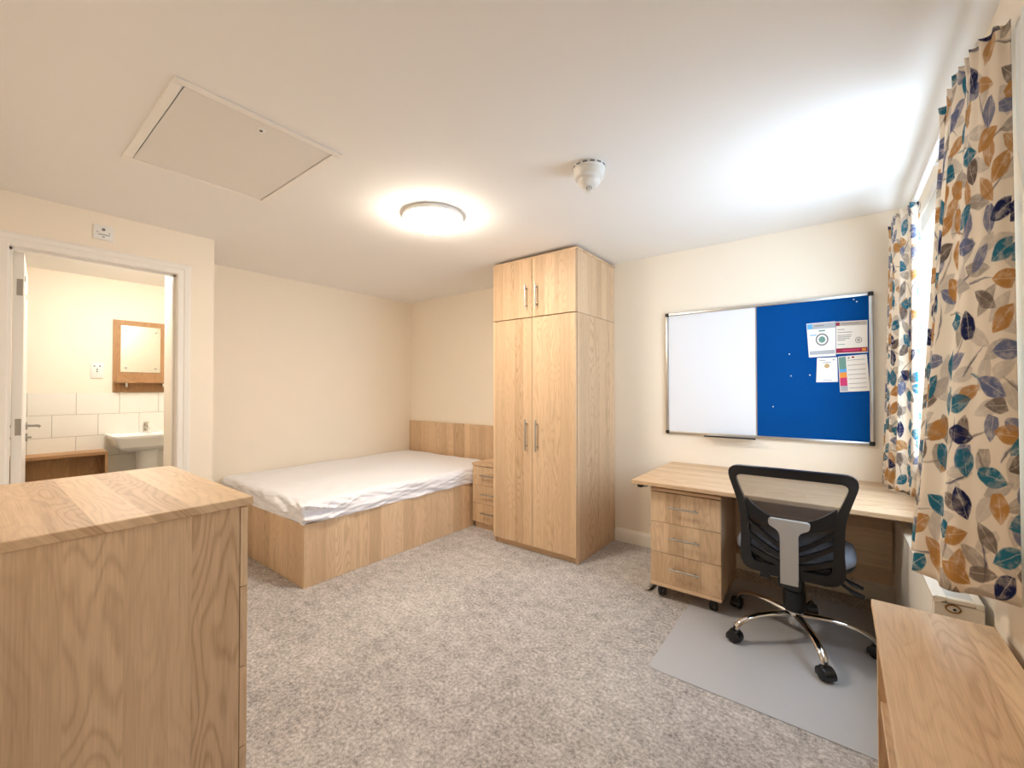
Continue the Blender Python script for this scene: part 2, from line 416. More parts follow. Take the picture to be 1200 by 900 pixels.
# skirting boards
def skirting(name, a0, a1, face, axis, sgn):
    prof = [(0, 0), (0.018, 0), (0.018, 0.078), (0.014, 0.090), (0.008, 0.097), (0.006, 0.104), (0, 0.104)]
    if axis == 'x':
        f = lambda t: (lambda d, z: (t, face + sgn*d, z))
    else:
        f = lambda t: (lambda d, z: (face + sgn*d, t, z))
    return struct(MB().prism(prof, f(a0), f(a1)).build(name, M['skirting']))
skirting('baseboard_back', -1.440, XR, YB, 'x', -1)
skirting('baseboard_right', -1.2, YB-0.018, XR, 'y', -1)
skirting('baseboard_left', YC, 1.27, XL, 'y', 1)
skirting('baseboard_near', XD, -0.45, 0.0, 'x', 1)

# door frame: lining and moulded architrave
def architrave_piece(mb, p_in, p_out):
    pass
tr = MB()
prof = [(0, 0), (0.0, 0.010), (0.006, 0.014), (0.030, 0.014), (0.036, 0.019), (0.058, 0.021), (0.068, 0.016), (0.070, 0)]
def arch_rings():
    R = []
    for (yy, zz, sy, sz) in ((DY0, 0.0, -1, 0), (DY0, DZ, -1, 1), (DY1, DZ, 1, 1), (DY1, 0.0, 1, 0)):
        R.append([(XD + t, yy + sy*o, zz + sz*o) for o, t in prof])
    return R
tr.rings(arch_rings(), cap=True)
frame = struct(tr.build('trim_1', M['white_gloss'], smooth=25), 'white moulded door frame round the bathroom doorway')
ln = MB().box(XD-0.11, XD+0.001, DY0-0.02, DY0, 0, DZ).box(XD-0.11, XD+0.001, DY1, DY1+0.02, 0, DZ).box(XD-0.11, XD+0.001, DY0-0.02, DY1+0.02, DZ, DZ+0.02)
ln.build('door_lining', M['white_gloss'], frame, smooth=0)
st = MB().box(XD-0.062, XD-0.036, DY0, DY0+0.012, 0, DZ).box(XD-0.062, XD-0.036, DY1-0.012, DY1, 0, DZ).box(XD-0.062, XD-0.036, DY0, DY1, DZ-0.012, DZ)
st.build('door_stop', M['white_gloss'], frame, smooth=0)

# door leaf, swung into the bathroom
hx, hy = XD-0.115, DY0+0.012
ang = math.atan2(0.052, -0.70)
leaf = MB().box(0.0, 0.700, -0.040, 0.0, 0.006, DZ-0.004, 0.002)
door = leaf.build('door_1', M['white_gloss']); struct(door, 'white flush door standing open into the bathroom')
door.location = (hx, hy+0.006, 0); 
# local x runs along the leaf, local +y is the face hidden from the room
door.rotation_euler = (0, 0, ang); door.scale = (1, 1, 1)
def door_handle(sy):
    h = MB()
    y0 = 0.0 if sy > 0 else -0.040
    for zc, r in ((1.000, 0.025), (0.925, 0.025)):
        h.cyl((0.64, y0, zc), (0.64, y0+sy*0.009, zc), r, n=24)
    h.tube([(0.64, y0, 1.0), (0.64, y0+sy*0.045, 1.0), (0.632, y0+sy*0.055, 1.0), (0.615, y0+sy*0.058, 1.0), (0.53, y0+sy*0.058, 1.0)], 0.0085, 12)
    h.cyl((0.64, y0+sy*0.009, 0.925), (0.64, y0+sy*0.026, 0.925), 0.007, n=12)
    o = h.build('door_handle', M['steel']); o.parent = door
    return o
door_handle(1); door_handle(-1)
for zc in (1.79, 1.03, 0.25):                  # hinge plates let into the hinge edge
    hg = MB().box(-0.0015, 0.0005, -0.036, -0.014, zc-0.045, zc+0.045, 0.0005)
    for dz in (-0.03, 0, 0.03): hg.cyl((-0.001, -0.025, zc+dz), (-0.0026, -0.025, zc+dz), 0.0045, n=10)
    o = hg.build('hinge', M['steel']); o.parent = door
gd = MB().cyl((0.12, -0.040, 1.86), (0.12, -0.0435, 1.86), 0.016, n=18).cyl((0.42, -0.040, 1.80), (0.42, -0.0435, 1.80), 0.016, n=18)
o = gd.build('screw_cap', M['grey_plastic']); o.parent = door

# windows
def make_window(name, label, ya, yb):
    win = struct(MB().box(XR+0.006, XR+0.060, ya, yb, WZ1-0.092, WZ1).box(XR+0.006, XR+0.060, ya, yb, WZ0, WZ0+0.055)
                 .box(XR+0.006, XR+0.060, ya, ya+0.045, WZ0, WZ1).box(XR+0.006, XR+0.060, yb-0.045, yb, WZ0, WZ1).build(name, M['white_plastic']), label)
    ym = ya+(yb-ya)*0.28
    MB().box(XR+0.008, XR+0.055, ym-0.025, ym+0.025, WZ0+0.055, WZ1-0.092, 0.003).build('mullion', M['white_plastic'], win)
    MB().box(XR+0.018, XR+0.024, ya+0.045, ym-0.025, WZ0+0.055, WZ1-0.092).build('pane', M['glass'], win)
    MB().box(XR+0.018, XR+0.024, ym+0.025, yb-0.045, WZ0+0.055, WZ1-0.092).build('pane', M['glass'], win)
    MB().box(XR-0.035, XR+0.006, ya-0.03, yb+0.03, WZ0-0.022, WZ0, 0.004, 2).build('sill', M['white_gloss'], win)
    return win
win = make_window('window_1', 'white framed window between the patterned curtains', WY0, WY1)
# thin white bead along the head of the reveal
MB().box(XR-0.004, XR+0.006, WY0, WY1, WZ1-0.012, WZ1+0.008, 0.002).build('head_bead', M['white_gloss'], win)

# ================================================================== ceiling fittings
# loft hatch
hx0, hx1, hy0, hy1 = -2.492, -1.706, 0.405, 0.996
t = thing('loft_hatch', 'flush white loft hatch with round lock set in ceiling', 'hatch', ((hx0+hx1)/2, (hy0+hy1)/2, H))
fr = MB()
for a in ((hx0, hx0+0.032, hy0, hy1), (hx1-0.032, hx1, hy0, hy1), (hx0+0.032, hx1-0.032, hy0, hy0+0.032), (hx0+0.032, hx1-0.032, hy1-0.032, hy1)):
    fr.box(a[0], a[1], a[2], a[3], H-0.007, H, 0.002)
fr.build('frame', M['white_gloss'], t)
M['hatch'] = plain('hatch_panel_paint', srgb(230, 226, 220), 0.55, noise_amt=0.01)
pn = box('panel', M['hatch'], t, hx0+0.0355, hx1-0.0355, hy0+0.0355, hy1-0.0355, H-0.005, H-0.0015, 0.001)
lk = at(306, 152, 'z', H-0.006)
o = MB().lathe([(0.001, -0.006), (0.013, -0.006), (0.016, -0.003), (0.016, 0.0)], (lk.x, lk.y, H-0.005), 24).build('lock', M['white_plastic'], t)
MB().lathe([(0.001, -0.0012), (0.006, -0.0012), (0.006, 0)], (lk.x, lk.y, H-0.011), 16).build('keyhole', M['dark_mark'], o)

# ceiling lamp
lx, ly = -1.880, 1.676
t = thing('ceiling_light', 'lit round opal dome light on the bedroom ceiling', 'light', (lx, ly, H))
MB().lathe([(0.001, 0), (0.168, 0), (0.174, -0.004), (0.1755, -0.026), (0.170, -0.029), (0.167, -0.024), (0.001, -0.024)], (lx, ly, H), 48).build('base', M['white_plastic'], t)
dome = [(0.166, -0.0245), (0.170, -0.028)] + [(0.170*math.cos(a)**0.8, -0.029-0.055*math.sin(a)) for a in [i*PI/2/12 for i in range(1, 12)]] + [(0.002, -0.086)]
MB().lathe(dome, (lx, ly, H), 48).build('diffuser', M['lamp'], t)

# bathroom ceiling lamp (behind the doorway head)
t = thing('bathroom_light_offscreen', 'round lit dome light on the bathroom ceiling', 'light', (-4.40, 0.80, H))
MB().lathe([(0.001, 0), (0.13, 0), (0.13, -0.02), (0.001, -0.02)], (-4.40, 0.80, H), 32).build('base', M['white_plastic'], t)
MB().lathe([(0.126, -0.02)] + [(0.126*math.cos(a), -0.02-0.05*math.sin(a)) for a in [i*PI/2/8 for i in range(1, 8)]] + [(0.002, -0.07)], (-4.40, 0.80, H), 32).build('diffuser', M['lamp_bath'], t)

# smoke detector with sounder base
sx, sy = -0.898, 1.752
t = thing('smoke_detector', 'white stepped smoke detector on the ceiling', 'smoke alarm', (sx, sy, H))
b = MB().lathe([(0.001, 0), (0.072, 0), (0.074, -0.004), (0.074, -0.016), (0.070, -0.020), (0.001, -0.020)], (sx, sy, H), 40).build('base', M['white_plastic'], t)
for i in range(14):
    a = 2*PI*i/14
    c = Vector((sx+0.0735*math.cos(a), sy+0.0735*math.sin(a), H-0.010))
    MB().box(-0.0016, 0.0016, -0.010, 0.010, -0.0035, 0.0035).xform(Matrix.Translation(c) @ Matrix.Rotation(a, 4, 'Z')).build('slot', M['grey_mark'], b)
MB().lathe([(0.001, -0.020), (0.066, -0.020), (0.068, -0.026), (0.066, -0.056), (0.058, -0.062), (0.001, -0.062)], (sx, sy, H), 40).build('sounder', M['white_plastic'], t)
MB().lathe([(0.001, -0.062), (0.050, -0.062), (0.051, -0.076), (0.042, -0.088), (0.026, -0.094), (0.001, -0.095)], (sx, sy, H), 40).build('detector_head', M['white_plastic'], t)
ch = MB()
for i in range(6):
    a = 2*PI*i/6; ch.box(sx+0.012*math.cos(a)-0.002, sx+0.012*math.cos(a)+0.002, sy+0.012*math.sin(a)-0.002, sy+0.012*math.sin(a)+0.002, H-0.113, H-0.094)
ch.build('sensor_cage', M['grey_plastic'], t)
MB().lathe([(0.001, -0.113), (0.017, -0.113), (0.017, -0.119), (0.013, -0.122), (0.001, -0.122)], (sx, sy, H), 24).build('sensor_cap', M['white_plastic'], t)

# key switch plate above the door
t = thing('switch_plate', 'white key switch plate on the wall above bathroom door', 'switch', (XD, 0.478, 2.15))
pl_ = MB().box(XD, XD+0.009, 0.434, 0.522, 2.108, 2.194, 0.003, 2).build('plate', M['white_plastic'], t)
MB().tube([(XD+0.009, 0.478, 2.168), (XD+0.012, 0.478, 2.168)], 0.008, 16).build('key_slot', M['grey_mark'], t)
MB().box(XD+0.009, XD+0.0094, 0.455, 0.505, 2.136, 2.140).build('printed_line', M['grey_mark'], t)
MB().box(XD+0.009, XD+0.0094, 0.473, 0.483, 2.122, 2.127).build('printed_mark', M['grey_mark'], t)
for yy in (0.452, 0.504):
    MB().tube([(XD+0.009, yy, 2.151), (XD+0.0105, yy, 2.151)], 0.0035, 10).build('screw', M['grey_plastic'], t)

# ================================================================== handles
def bar_handle(parent, p, axis, length, out, r=0.0055, stand=0.028):
    """bar handle centred at p on a front whose outward direction is out"""
    p = Vector(p); out = Vector(out); ax = {'x': Vector((1, 0, 0)), 'z': Vector((0, 0, 1)), 'y': Vector((0, 1, 0))}[axis]
    h = MB().cyl(p + out*stand - ax*length/2, p + out*stand + ax*length/2, r, n=14)
    for s in (-1, 1): h.cyl(p + ax*s*length*0.36 - out*0.0, p + ax*s*length*0.36 + out*stand, r*0.8, n=10)
    return h.build('handle', M['steel'], parent)

# ================================================================== wardrobe
x0, x1, yf, WT = -2.207, -1.443, 2.629, 2.246
t = thing('wardrobe', 'tall oak-effect double wardrobe with top cupboard beside the headboard', 'wardrobe', ((x0+x1)/2, (yf+YB)/2, 0))
yb = YB-0.002
seam = 1.778
for sx_ in (x0, x1-0.018):
    box('side_panel', M['wood_z'], t, sx_, sx_+0.018, yf+0.001, yb, 0, seam, 0.001)
    box('upper_side_panel', M['wood_z'], t, sx_, sx_+0.018, yf+0.001, yb, seam+0.002, WT-0.018, 0.001)
box('top_panel', M['wood_x'], t, x0-0.001, x1+0.003, yf-0.003, yb, WT-0.018, WT, 0.0015)
box('shelf', M['wood_x'], t, x0+0.018, x1-0.018, yf+0.022, yb, seam-0.015, seam+0.015, 0)
box('back_panel', M['wood_z'], t, x0+0.018, x1-0.018, yb-0.006, yb, 0.05, WT-0.018, 0)
box('plinth', M['wood_x'], t, x0+0.018, x1-0.018, yf+0.010, yf+0.028, 0, 0.045, 0.001)
xm = (x0+x1)/2 + 0.004
for (a, b, z0_, z1_) in ((x0+0.002, xm-0.0018, 0.047, seam-0.003), (xm+0.0018, x1-0.005, 0.047, seam-0.003), (x0+0.002, xm-0.0018, seam+0.004, WT-0.021), (xm+0.0018, x1-0.005, seam+0.004, WT-0.021)):
    d = box('door', M['wood_z'], t, a, b, yf-0.018, yf+0.0005, z0_, z1_, 0.0012)
    left = a < xm-0.1
    hxp = (xm-0.048) if left else (xm+0.048)
    if z0_ < 1: bar_handle(d, (hxp, yf-0.018, 0.885), 'z', 0.235, (0, -1, 0))
    else: bar_handle(d, (hxp, yf-0.018, 1.935), 'z', 0.180, (0, -1, 0))

# ================================================================== bed
bx, by, bz = -2.611, 1.279, 0.391
t = thing('bed_base', 'oak-effect panelled box bed base under the white mattress', 'bed', (-3.3, 2.2, 0))
box('side_panel', M['wood_z'], t, bx-0.022, bx, by, YB-0.03, 0, bz, 0.0015)
box('foot_panel', M['wood_z'], t, XL+0.025, bx-0.0225, by+0.002, by+0.024, 0, bz-0.001, 0.0015)
box('platform', M['wood_y'], t, XL+0.025, bx-0.0225, by+0.0245, YB-0.03, bz-0.03, bz, 0)
tag(MB().box(XL+0.004, bx+0.004, YB-0.028, YB-0.002, 0.10, 0.862, 0.0015).build('headboard', M['wood_z'], origin=(-3.33, YB-0.015, 0.10)), 'low oak-effect headboard on the wall behind the mattress', 'headboard')

# mattress in a rumpled fitted sheet
def mattress():
    mx0, mx1, my0, my1, mz0, mz1 = XL+0.020, bx+0.006, by-0.004, YB-0.062, bz+0.001, 0.520
    mb = MB(); bm = mb.bm
    nx, ny, nz = 90, 150, 20
    cx, cy, cz = (mx0+mx1)/2, (my0+my1)/2, (mz0+mz1)/2
    hx_, hy_, hz_ = (mx1-mx0)/2, (my1-my0)/2, (mz1-mz0)/2
    r = 0.045
    cache = {}
    def V(i, j, k_):
        key = (i, j, k_)
        if key in cache: return cache[key]
        # cluster the rows towards the edges
        f = lambda i_, n: math.copysign(abs(2*i_/n-1)**0.8, 2*i_/n-1)
        p = Vector((f(i, nx)*hx_, f(j, ny)*hy_, (2*k_/nz-1)*hz_))
        inn = Vector((max(-hx_+r, min(hx_-r, p.x)), max(-hy_+r, min(hy_-r, p.y)), max(-hz_, min(hz_-r, p.z))))
        d = p - inn
        nrm = d.normalized() if d.length > 1e-7 else Vector((0, 0, 1))
        q = inn + nrm*r if d.length > 1e-7 else p
        wx, wy, wz = q.x+cx, q.y+cy, q.z+cz
        side = max(abs(nrm.x), abs(nrm.y))
        # top: gentle hollows; a raised seam of creases towards the foot
        n_top = noise.noise((wx*3, wy*3, 1.3))*0.010 + noise.noise((wx*9+wy*3, wy*7, 4))*0.004 + (1-abs(noise.noise((wx*5-wy*2, wy*4+wx, 3))))**8*0.006*max(0, 1-(wy-my0)/0.7)
        # sides: long slanting pulls in the cloth
        s_ = (wy if abs(nrm.x) > abs(nrm.y) else wx)
        pull = (noise.noise((s_*3.0, (wz*26 + s_*3.5), 7.0))*0.024 + noise.noise((s_*7, wz*40 + s_*9, 2.0))*0.010)
        corner = max(0, 1 - (Vector((mx1-wx, wy-my0)).length)/0.5)
        rg = 1-abs(noise.noise((s_*2.2+3, wz*20 + s_*4.0, 5.5))); pull += (rg**4-0.35)*0.016
        rg2 = 1-abs(noise.noise((s_*4.5+1, wz*34 - s_*5.0, 8.5))); pull += (rg2**6-0.2)*0.010
        pull *= (0.70 + 1.2*corner)
        amt = n_top*(1-side) + pull*side
        q = q + nrm*amt
        drop = 0
        if k_ == 0 or wz < mz0+0.03:
            drop = noise.noise((s_*4, 0, 9))*0.010
        # crown: the middle stands a little higher than the edges
        up = 0.018*(1-(wx-cx)**2/hx_**2)*(1-((wy-cy)/hy_)**4) if nrm.z > 0.5 else 0
        v = bm.verts.new((q.x+cx, q.y+cy, max(mz0, q.z+cz+drop+up)))
        cache[key] = v; return v
    def quad(a, b, c, d): bm.faces.new((V(*a), V(*b), V(*c), V(*d)))
    for i in range(nx):
        for j in range(ny):
            quad((i, j, nz), (i+1, j, nz), (i+1, j+1, nz), (i, j+1, nz)); quad((i, j, 0), (i, j+1, 0), (i+1, j+1, 0), (i+1, j, 0))
    for k_ in range(nz):
        for i in range(nx):
            quad((i, 0, k_), (i+1, 0, k_), (i+1, 0, k_+1), (i, 0, k_+1)); quad((i, ny, k_), (i, ny, k_+1), (i+1, ny, k_+1), (i+1, ny, k_))
        for j in range(ny):
            quad((0, j, k_), (0, j, k_+1), (0, j+1, k_+1), (0, j+1, k_)); quad((nx, j, k_), (nx, j+1, k_), (nx, j+1, k_+1), (nx, j, k_+1))
    return mb
tag(mattress().build('mattress', M['sheet'], smooth=80, origin=(-3.3, 2.2, bz+0.001)), 'mattress in a rumpled white fitted sheet on the bed base', 'mattress')

# ================================================================== drawer units
def drawer_unit(name, label, cat, x0, x1, y0, y1, ztop, zbot, n, front, top_over, group=None, top_mat='wood_x', handle_len=0.15, top_t=0.022, handle_z=0.5):
    """front = -1: drawers face -y ; +1: drawers face +y"""
    t = thing(name, label, cat, ((x0+x1)/2, (y0+y1)/2, 0))
    fy = y0 if front < 0 else y1
    ft = 0.018
    by0, by1 = (y0+ft+0.002, y1) if front < 0 else (y0, y1-ft-0.002)
    zt = ztop-top_t
    for a in (x0, x1-0.018): box('side_panel', M['wood_z'], t, a, a+0.018, by0, by1, zbot, zt-0.001, 0.001)
    box('back_panel', M['wood_z'], t, x0+0.0185, x1-0.0185, *((by1-0.01, by1) if front < 0 else (by0, by0+0.01)), zbot, zt-0.001, 0)
    box('bottom_panel', M['wood_x'], t, x0+0.0185, x1-0.0185, *((by0, by1-0.011) if front < 0 else (by0+0.011, by1)), zbot, zbot+0.018, 0)
    o = top_over
    box('top', M[top_mat], t, x0-o, x1+o, *((y0-o, y1) if front < 0 else (y0, y1+o)), zt, ztop, 0.002)
    hgt = (zt-0.004-zbot)/n
    for i in range(n):
        za = zbot+i*hgt+0.0015; zb = zbot+(i+1)*hgt-0.0015
        yy = (y0, y0+ft) if front < 0 else (y1-ft, y1)
        d = box('drawer', M['wood_z'], t, x0+0.001, x1-0.001, yy[0], yy[1], za, zb, 0.001)
        box('drawer_box', M['wood_x'], d, x0+0.03, x1-0.03, *((y0+ft+0.001, y1-0.06) if front < 0 else (y0+0.06, y1-ft-0.001)), za+0.02, zb-0.04, 0)
        bar_handle(d, ((x0+x1)/2, fy, za+(zb-za)*handle_z), 'x', handle_len, (0, front, 0), 0.005, 0.026)
    return t

# chest of drawers near the doorway (its side towards the room's window)
CH = 0.70
cx0_, cx1_, cy0_, cy1_ = -2.897*CH, -1.804*CH, 0.058*CH, 0.691*CH
cz_ = CAMH - (CAMH-0.8153)*CH
t = drawer_unit('chest_of_drawers', 'oak-effect four-drawer chest standing by the bathroom doorway', 'drawers', cx0_+0.008, cx1_-0.012, cy0_, cy1_-0.012, cz_, 0.055, 4, 1, 0.010)
box('plinth', M['wood_x'], t, cx0_+0.03, cx1_-0.035, cy0_+0.01, cy1_-0.06, 0, 0.0545, 0.001)

# bedside drawers
t = drawer_unit('bedside_drawers', 'small oak-effect three-drawer bedside unit between bed and wardrobe', 'bedside table', -2.585, -2.217, 2.772, YB-0.035, 0.578, 0.058, 3, -1, 0.006, handle_len=0.15, handle_z=0.55)
box('plinth', M['wood_x'], t, -2.575, -2.222, 2.80, 2.818, 0, 0.0575, 0.001)

# desk pedestal on castors
px0, px1, py0, py1 = -0.884, -0.499, 2.502, 2.925
t = drawer_unit('desk_pedestal', 'oak-effect three-drawer pedestal on black castors under the desk', 'drawers', px0, px1, py0, py1, 0.647, 0.094, 3, -1, 0.001, handle_len=0.165, top_t=0.018, handle_z=0.56)
box('base_panel', M['wood_x'], t, px0-0.001, px1+0.001, py0-0.004, py1, 0.074, 0.0935, 0.001)
cst = None
def castor_mesh(rad=0.024, w_=0.018):
    m = MB()
    for s in (-1, 1):
        m.rings([[(s*a, 0.0+rr*math.cos(2*PI*j/20), rad+rr*math.sin(2*PI*j/20)) for j in range(20)] for a, rr in ((0.003, rad*0.9), (0.006, rad), (w_, rad), (w_+0.004, rad*0.75))])
    m.box(-0.018, 0.018, -0.020, 0.020, rad*1.2, rad*2+0.006, 0.006, 2)
    m.cyl((0, 0.0, rad*2), (0, 0, rad*2+0.024), 0.006, n=10)
    return m
for (ax, ay, rz) in ((px0+0.05, py0+0.05, 0.5), (px1-0.05, py0+0.045, 0.2), (px0+0.05, py1-0.05, 1.2), (px1-0.05, py1-0.05, 0.9)):
    loc = Vector((ax, ay, 0.004)) - t.location
    if cst is None:
        m = castor_mesh(); me_o = m.build('castor', M['black_plastic']); me_o.parent = t; me_o.location = loc; me_o.rotation_euler = (0, 0, rz); cst = me_o
    else: copy_part(cst, t, loc, rz)

# ================================================================== desk
DT = 0.686
t = thing('desk', 'long oak-effect desk along the wall below the noticeboard', 'desk', (-0.35, 2.85, 0))
MB().box(-0.985, 0.330, 2.455, YB-0.003, DT-0.024, DT, 0.004, 2).build('tabletop', M['wood_x'], t)
box('modesty_panel', M['wood_x'], t, -0.90, 0.225, 2.945, 2.963, 0.205, DT-0.025, 0.001)
box('wall_batten', M['wood_x'], t, -0.20, 0.325, YB-0.030, YB-0.003, DT-0.075, DT-0.0245, 0.001)
for xx in (-0.935,):
    lg = MB().box(xx-0.025, xx+0.025, 2.985, 3.045, 0.045, DT-0.05, 0.008, 2).box(xx-0.02, xx+0.02, 2.52, 3.18, DT-0.050, DT-0.0245, 0.004)
    lg.build('leg', M['grey_plastic'], t)
    ft = MB().rings([[(xx+0.030*math.cos(a)*s, yy+0.0, max(0.0, h_*(0.5+0.5*math.sin(a)))) for a in [2*PI*i/16 for i in range(16)]] for yy, s, h_ in ((2.545, 0.35, 0.014), (2.552, 0.8, 0.026), (2.575, 1, 0.034), (2.80, 1, 0.045), (3.05, 1, 0.048), (3.16, 0.9, 0.035), (3.17, 0.5, 0.02))])
    if xx > 0: ft.xform(Matrix.Translation((0, 0, 0.0045)))
    ft.build('foot', M['grey_plastic'], t)
MB().box(-0.955, -0.925, 2.475, 2.52, DT-0.045, DT-0.0245, 0.004).build('end_cap', M['dark_mark'], t)

# ================================================================== chair mat and chair
mt = MB()
def rrect(x0, x1, y0, y1, r, n=8):
    P = []
    for cx, cy, a0 in ((x1-r, y1-r, 0), (x0+r, y1-r, PI/2), (x0+r, y0+r, PI), (x1-r, y0+r, 1.5*PI)):
        for i in range(n+1):
            a = a0 + PI/2*i/n; P.append((cx+r*math.cos(a), cy+r*math.sin(a)))
    return P
mt.prism(rrect(-0.672, 0.215, 1.853, 3.05, 0.03), lambda a, b: (a, b, 0.0005), lambda a, b: (a, b, 0.0035))
tag(mt.build('chair_mat', M['pvc'], origin=(-0.23, 2.45, 0)), 'frosted clear plastic floor mat under the office chair', 'mat')

ch = thing('office_chair', 'black mesh-back swivel chair with grey seat and chrome base', 'chair', (-0.172, 2.51, 0.0035))
ch['_o'] = (0, 0, 0)      # parts below are given in the chair's own coordinates
leg0 = cas0 = None
rad_c = 0.315
for i, dg in enumerate((-136.5, -66, 6.5, 80, 152)):
    a = math.radians(dg)
    if leg0 is None:
        path = [(0.020, 0, 0.118), (0.07, 0, 0.122), (0.13, 0, 0.124), (0.19, 0, 0.120), (0.24, 0, 0.110), (0.28, 0, 0.094), (0.302, 0, 0.078), (0.308, 0, 0.060)]
        leg0 = MB().tube(path, [0.020, 0.019, 0.018, 0.017, 0.017, 0.017, 0.016, 0.014], 14, flat=0.72).build('base_leg', M['chrome'], ch)
        leg0.rotation_euler = (0, 0, a)
        m = castor_mesh(0.026, 0.022)
        hood = MB()
        cas0 = m.build('castor', M['black_plastic'], ch)
        hd = MB()
        # rounded hood over the twin wheels
        hd.rings([[(sx_, 0.034*math.cos(b_)*s2, 0.026+0.032*math.sin(b_)*s2) for b_ in [(-0.35+1.25*PI*q/14) for q in range(15)]] + [(sx_, -0.006, 0.020)] for sx_, s2 in ((-0.027, 0.82), (-0.024, 0.97), (0, 1.0), (0.024, 0.97), (0.027, 0.82))])
        hd.build('hood', M['black_plastic'], cas0)
    else:
        copy_part(leg0, ch, (0, 0, 0), a)
    rz = a + (0.6, -1.3, 0.9, 2.0, 0.3)[i]
    pos = (rad_c*math.cos(a), rad_c*math.sin(a), 0)
    if i == 0: cas0.location = pos; cas0.rotation_euler = (0, 0, rz)
    else: copy_part(cas0, ch, pos, rz)
MB().lathe([(0.001, 0.068), (0.024, 0.068), (0.028, 0.074), (0.030, 0.095), (0.036, 0.100), (0.038, 0.136), (0.030, 0.144), (0.001, 0.144)], n=28).build('hub', M['chrome'], ch)
MB().lathe([(0.001, 0.140), (0.046, 0.140), (0.048, 0.150), (0.048, 0.235), (0.043, 0.240), (0.043, 0.320), (0.038, 0.325), (0.038, 0.395), (0.001, 0.395)], n=28).build('column_cover', M['black_plastic'], ch)
MB().box(-0.075, 0.075, -0.115, 0.115, 0.372, 0.402, 0.008, 2).build('seat_mechanism', M['black_plastic'], ch)
# seat: black shell and grey cushion
def seat_outline(s, n=48):
    P = []
    for i in range(n):
        a = 2*PI*i/n; c_, s_ = math.cos(a), math.sin(a); e = 0.62
        P.append((0.240*s*math.copysign(abs(c_)**e, c_), 0.235*s*math.copysign(abs(s_)**e, s_) + 0.02))
    return P
MB().rings([[(x, y, z) for x, y in seat_outline(s)] for s, z in ((0.72, 0.402), (0.93, 0.408), (0.99, 0.420), (0.99, 0.432))]).build('seat_shell', M['black_plastic'], ch)
MB().rings([[(x, y, z - 0.012*max(0, (y-0.1)/0.15)) for x, y in seat_outline(s)] for s, z in ((0.97, 0.432), (1.0, 0.440), (1.005, 0.455), (0.985, 0.470), (0.93, 0.480), (0.8, 0.486), (0.4, 0.488))]).build('seat_cushion', M['seat_fabric'], ch, smooth=60)

# back rest. f() bends the flat outline: sides come forward, the lower part is pushed forward
ZB, ZT = 0.372, 0.872
def backy(x, z):
    tz = (z-0.36)/0.5
    return -0.225 + 0.55*x*x - 0.055*tz*tz + 0.05*(1-tz)*0.0
def sh(off): return lambda x, z: (x, backy(x, z)+off, z)
def outline(pts, n=8, r=0.05):
    """round the corners of a polygon"""
    out = []
    N = len(pts)
    for i in range(N):
        p0, p1, p2 = Vector(pts[i-1]), Vector(pts[i]), Vector(pts[(i+1) % N])
        rr = r[i] if isinstance(r, (list, tuple)) else r
        a = p1 + (p0-p1).normalized()*rr; b = p1 + (p2-p1).normalized()*rr
        for q in range(n+1):
            s = q/n; out.append(tuple(a*(1-s)**2 + p1*2*s*(1-s) + b*s*s))
    return out
OUT = outline([(-0.205, ZB), (0.205, ZB), (0.196, 0.52), (0.200, 0.665), (0.262, ZT-0.004), (-0.262, ZT-0.004), (-0.200, 0.665), (-0.196, 0.52)], 6, [0.075, 0.075, 0.04, 0.05, 0.075, 0.075, 0.05, 0.04])
INN = outline([(-0.150, ZB+0.045), (0.150, ZB+0.045), (0.158, 0.52), (0.165, 0.672), (0.222, ZT-0.046), (-0.222, ZT-0.046), (-0.165, 0.672), (-0.158, 0.52)], 6, [0.03, 0.03, 0.04, 0.05, 0.045, 0.045, 0.05, 0.04])
fr = MB().frame(OUT, INN, sh(-0.016), sh(0.016)).bevel(0.005, 2, 50)
br = fr.build('back_frame', M['black_plastic'], ch, smooth=50)
# crescent rail across the middle
CR = []
for i in range(17):
    x = -0.172+0.344*i/16; CR.append((x, 0.628+0.088*(x/0.172)**2))
LO = [(x*0.99, 0.590+0.045*(x/0.172)**2) for x, _ in CR]
MB().prism(CR + LO[::-1], sh(-0.013), sh(0.010)).build('lumbar_rail', M['black_plastic'], ch)
# slanting ribs, three each side of the spine, and the foot of the panel
for s in (-1, 1):
    for za, zb, th in ((0.505, 0.605, 0.011), (0.462, 0.545, 0.011), (0.425, 0.478, 0.012)):
        top, bot = [], []
        for i in range(9):
            u = i/8; x = s*(0.020+0.145*u); z = za + (zb-za)*(u**1.3)
            top.append((x, z+th)); bot.append((x, z-th))
        MB().prism(top+bot[::-1], sh(-0.012), sh(0.008)).build('rib', M['black_plastic'], ch)
# mesh panels as curved sheets
def sheet(poly_rows, off):
    m = MB(); R = []
    for row in poly_rows: R.append([m.bm.verts.new((x, backy(x, z)+off, z)) for x, z in row])
    for a, b in zip(R, R[1:]):
        for i in range(len(a)-1): m.bm.faces.new((a[i], a[i+1], b[i+1], b[i]))
    return m
rows = []
for j in range(13):
    z = 0.385 + (ZT-0.025-0.385)*j/12
    hw = 0.175 if z < 0.55 else (0.175 + (z-0.55)/0.12*0.008 if z < 0.67 else 0.183+(z-0.67)/0.18*0.05)
    rows.append([(-hw+2*hw*i/16, z) for i in range(17)])
sheet(rows, 0.0125).build('mesh_panel', M['mesh'], ch)
rows = []
for j in range(9):
    rows.append([(x, 0.39 + (z_-0.012-0.39)*j/8) for x, z_ in CR])
sheet(rows, 0.020).build('lumbar_mesh', M['mesh2'], ch)
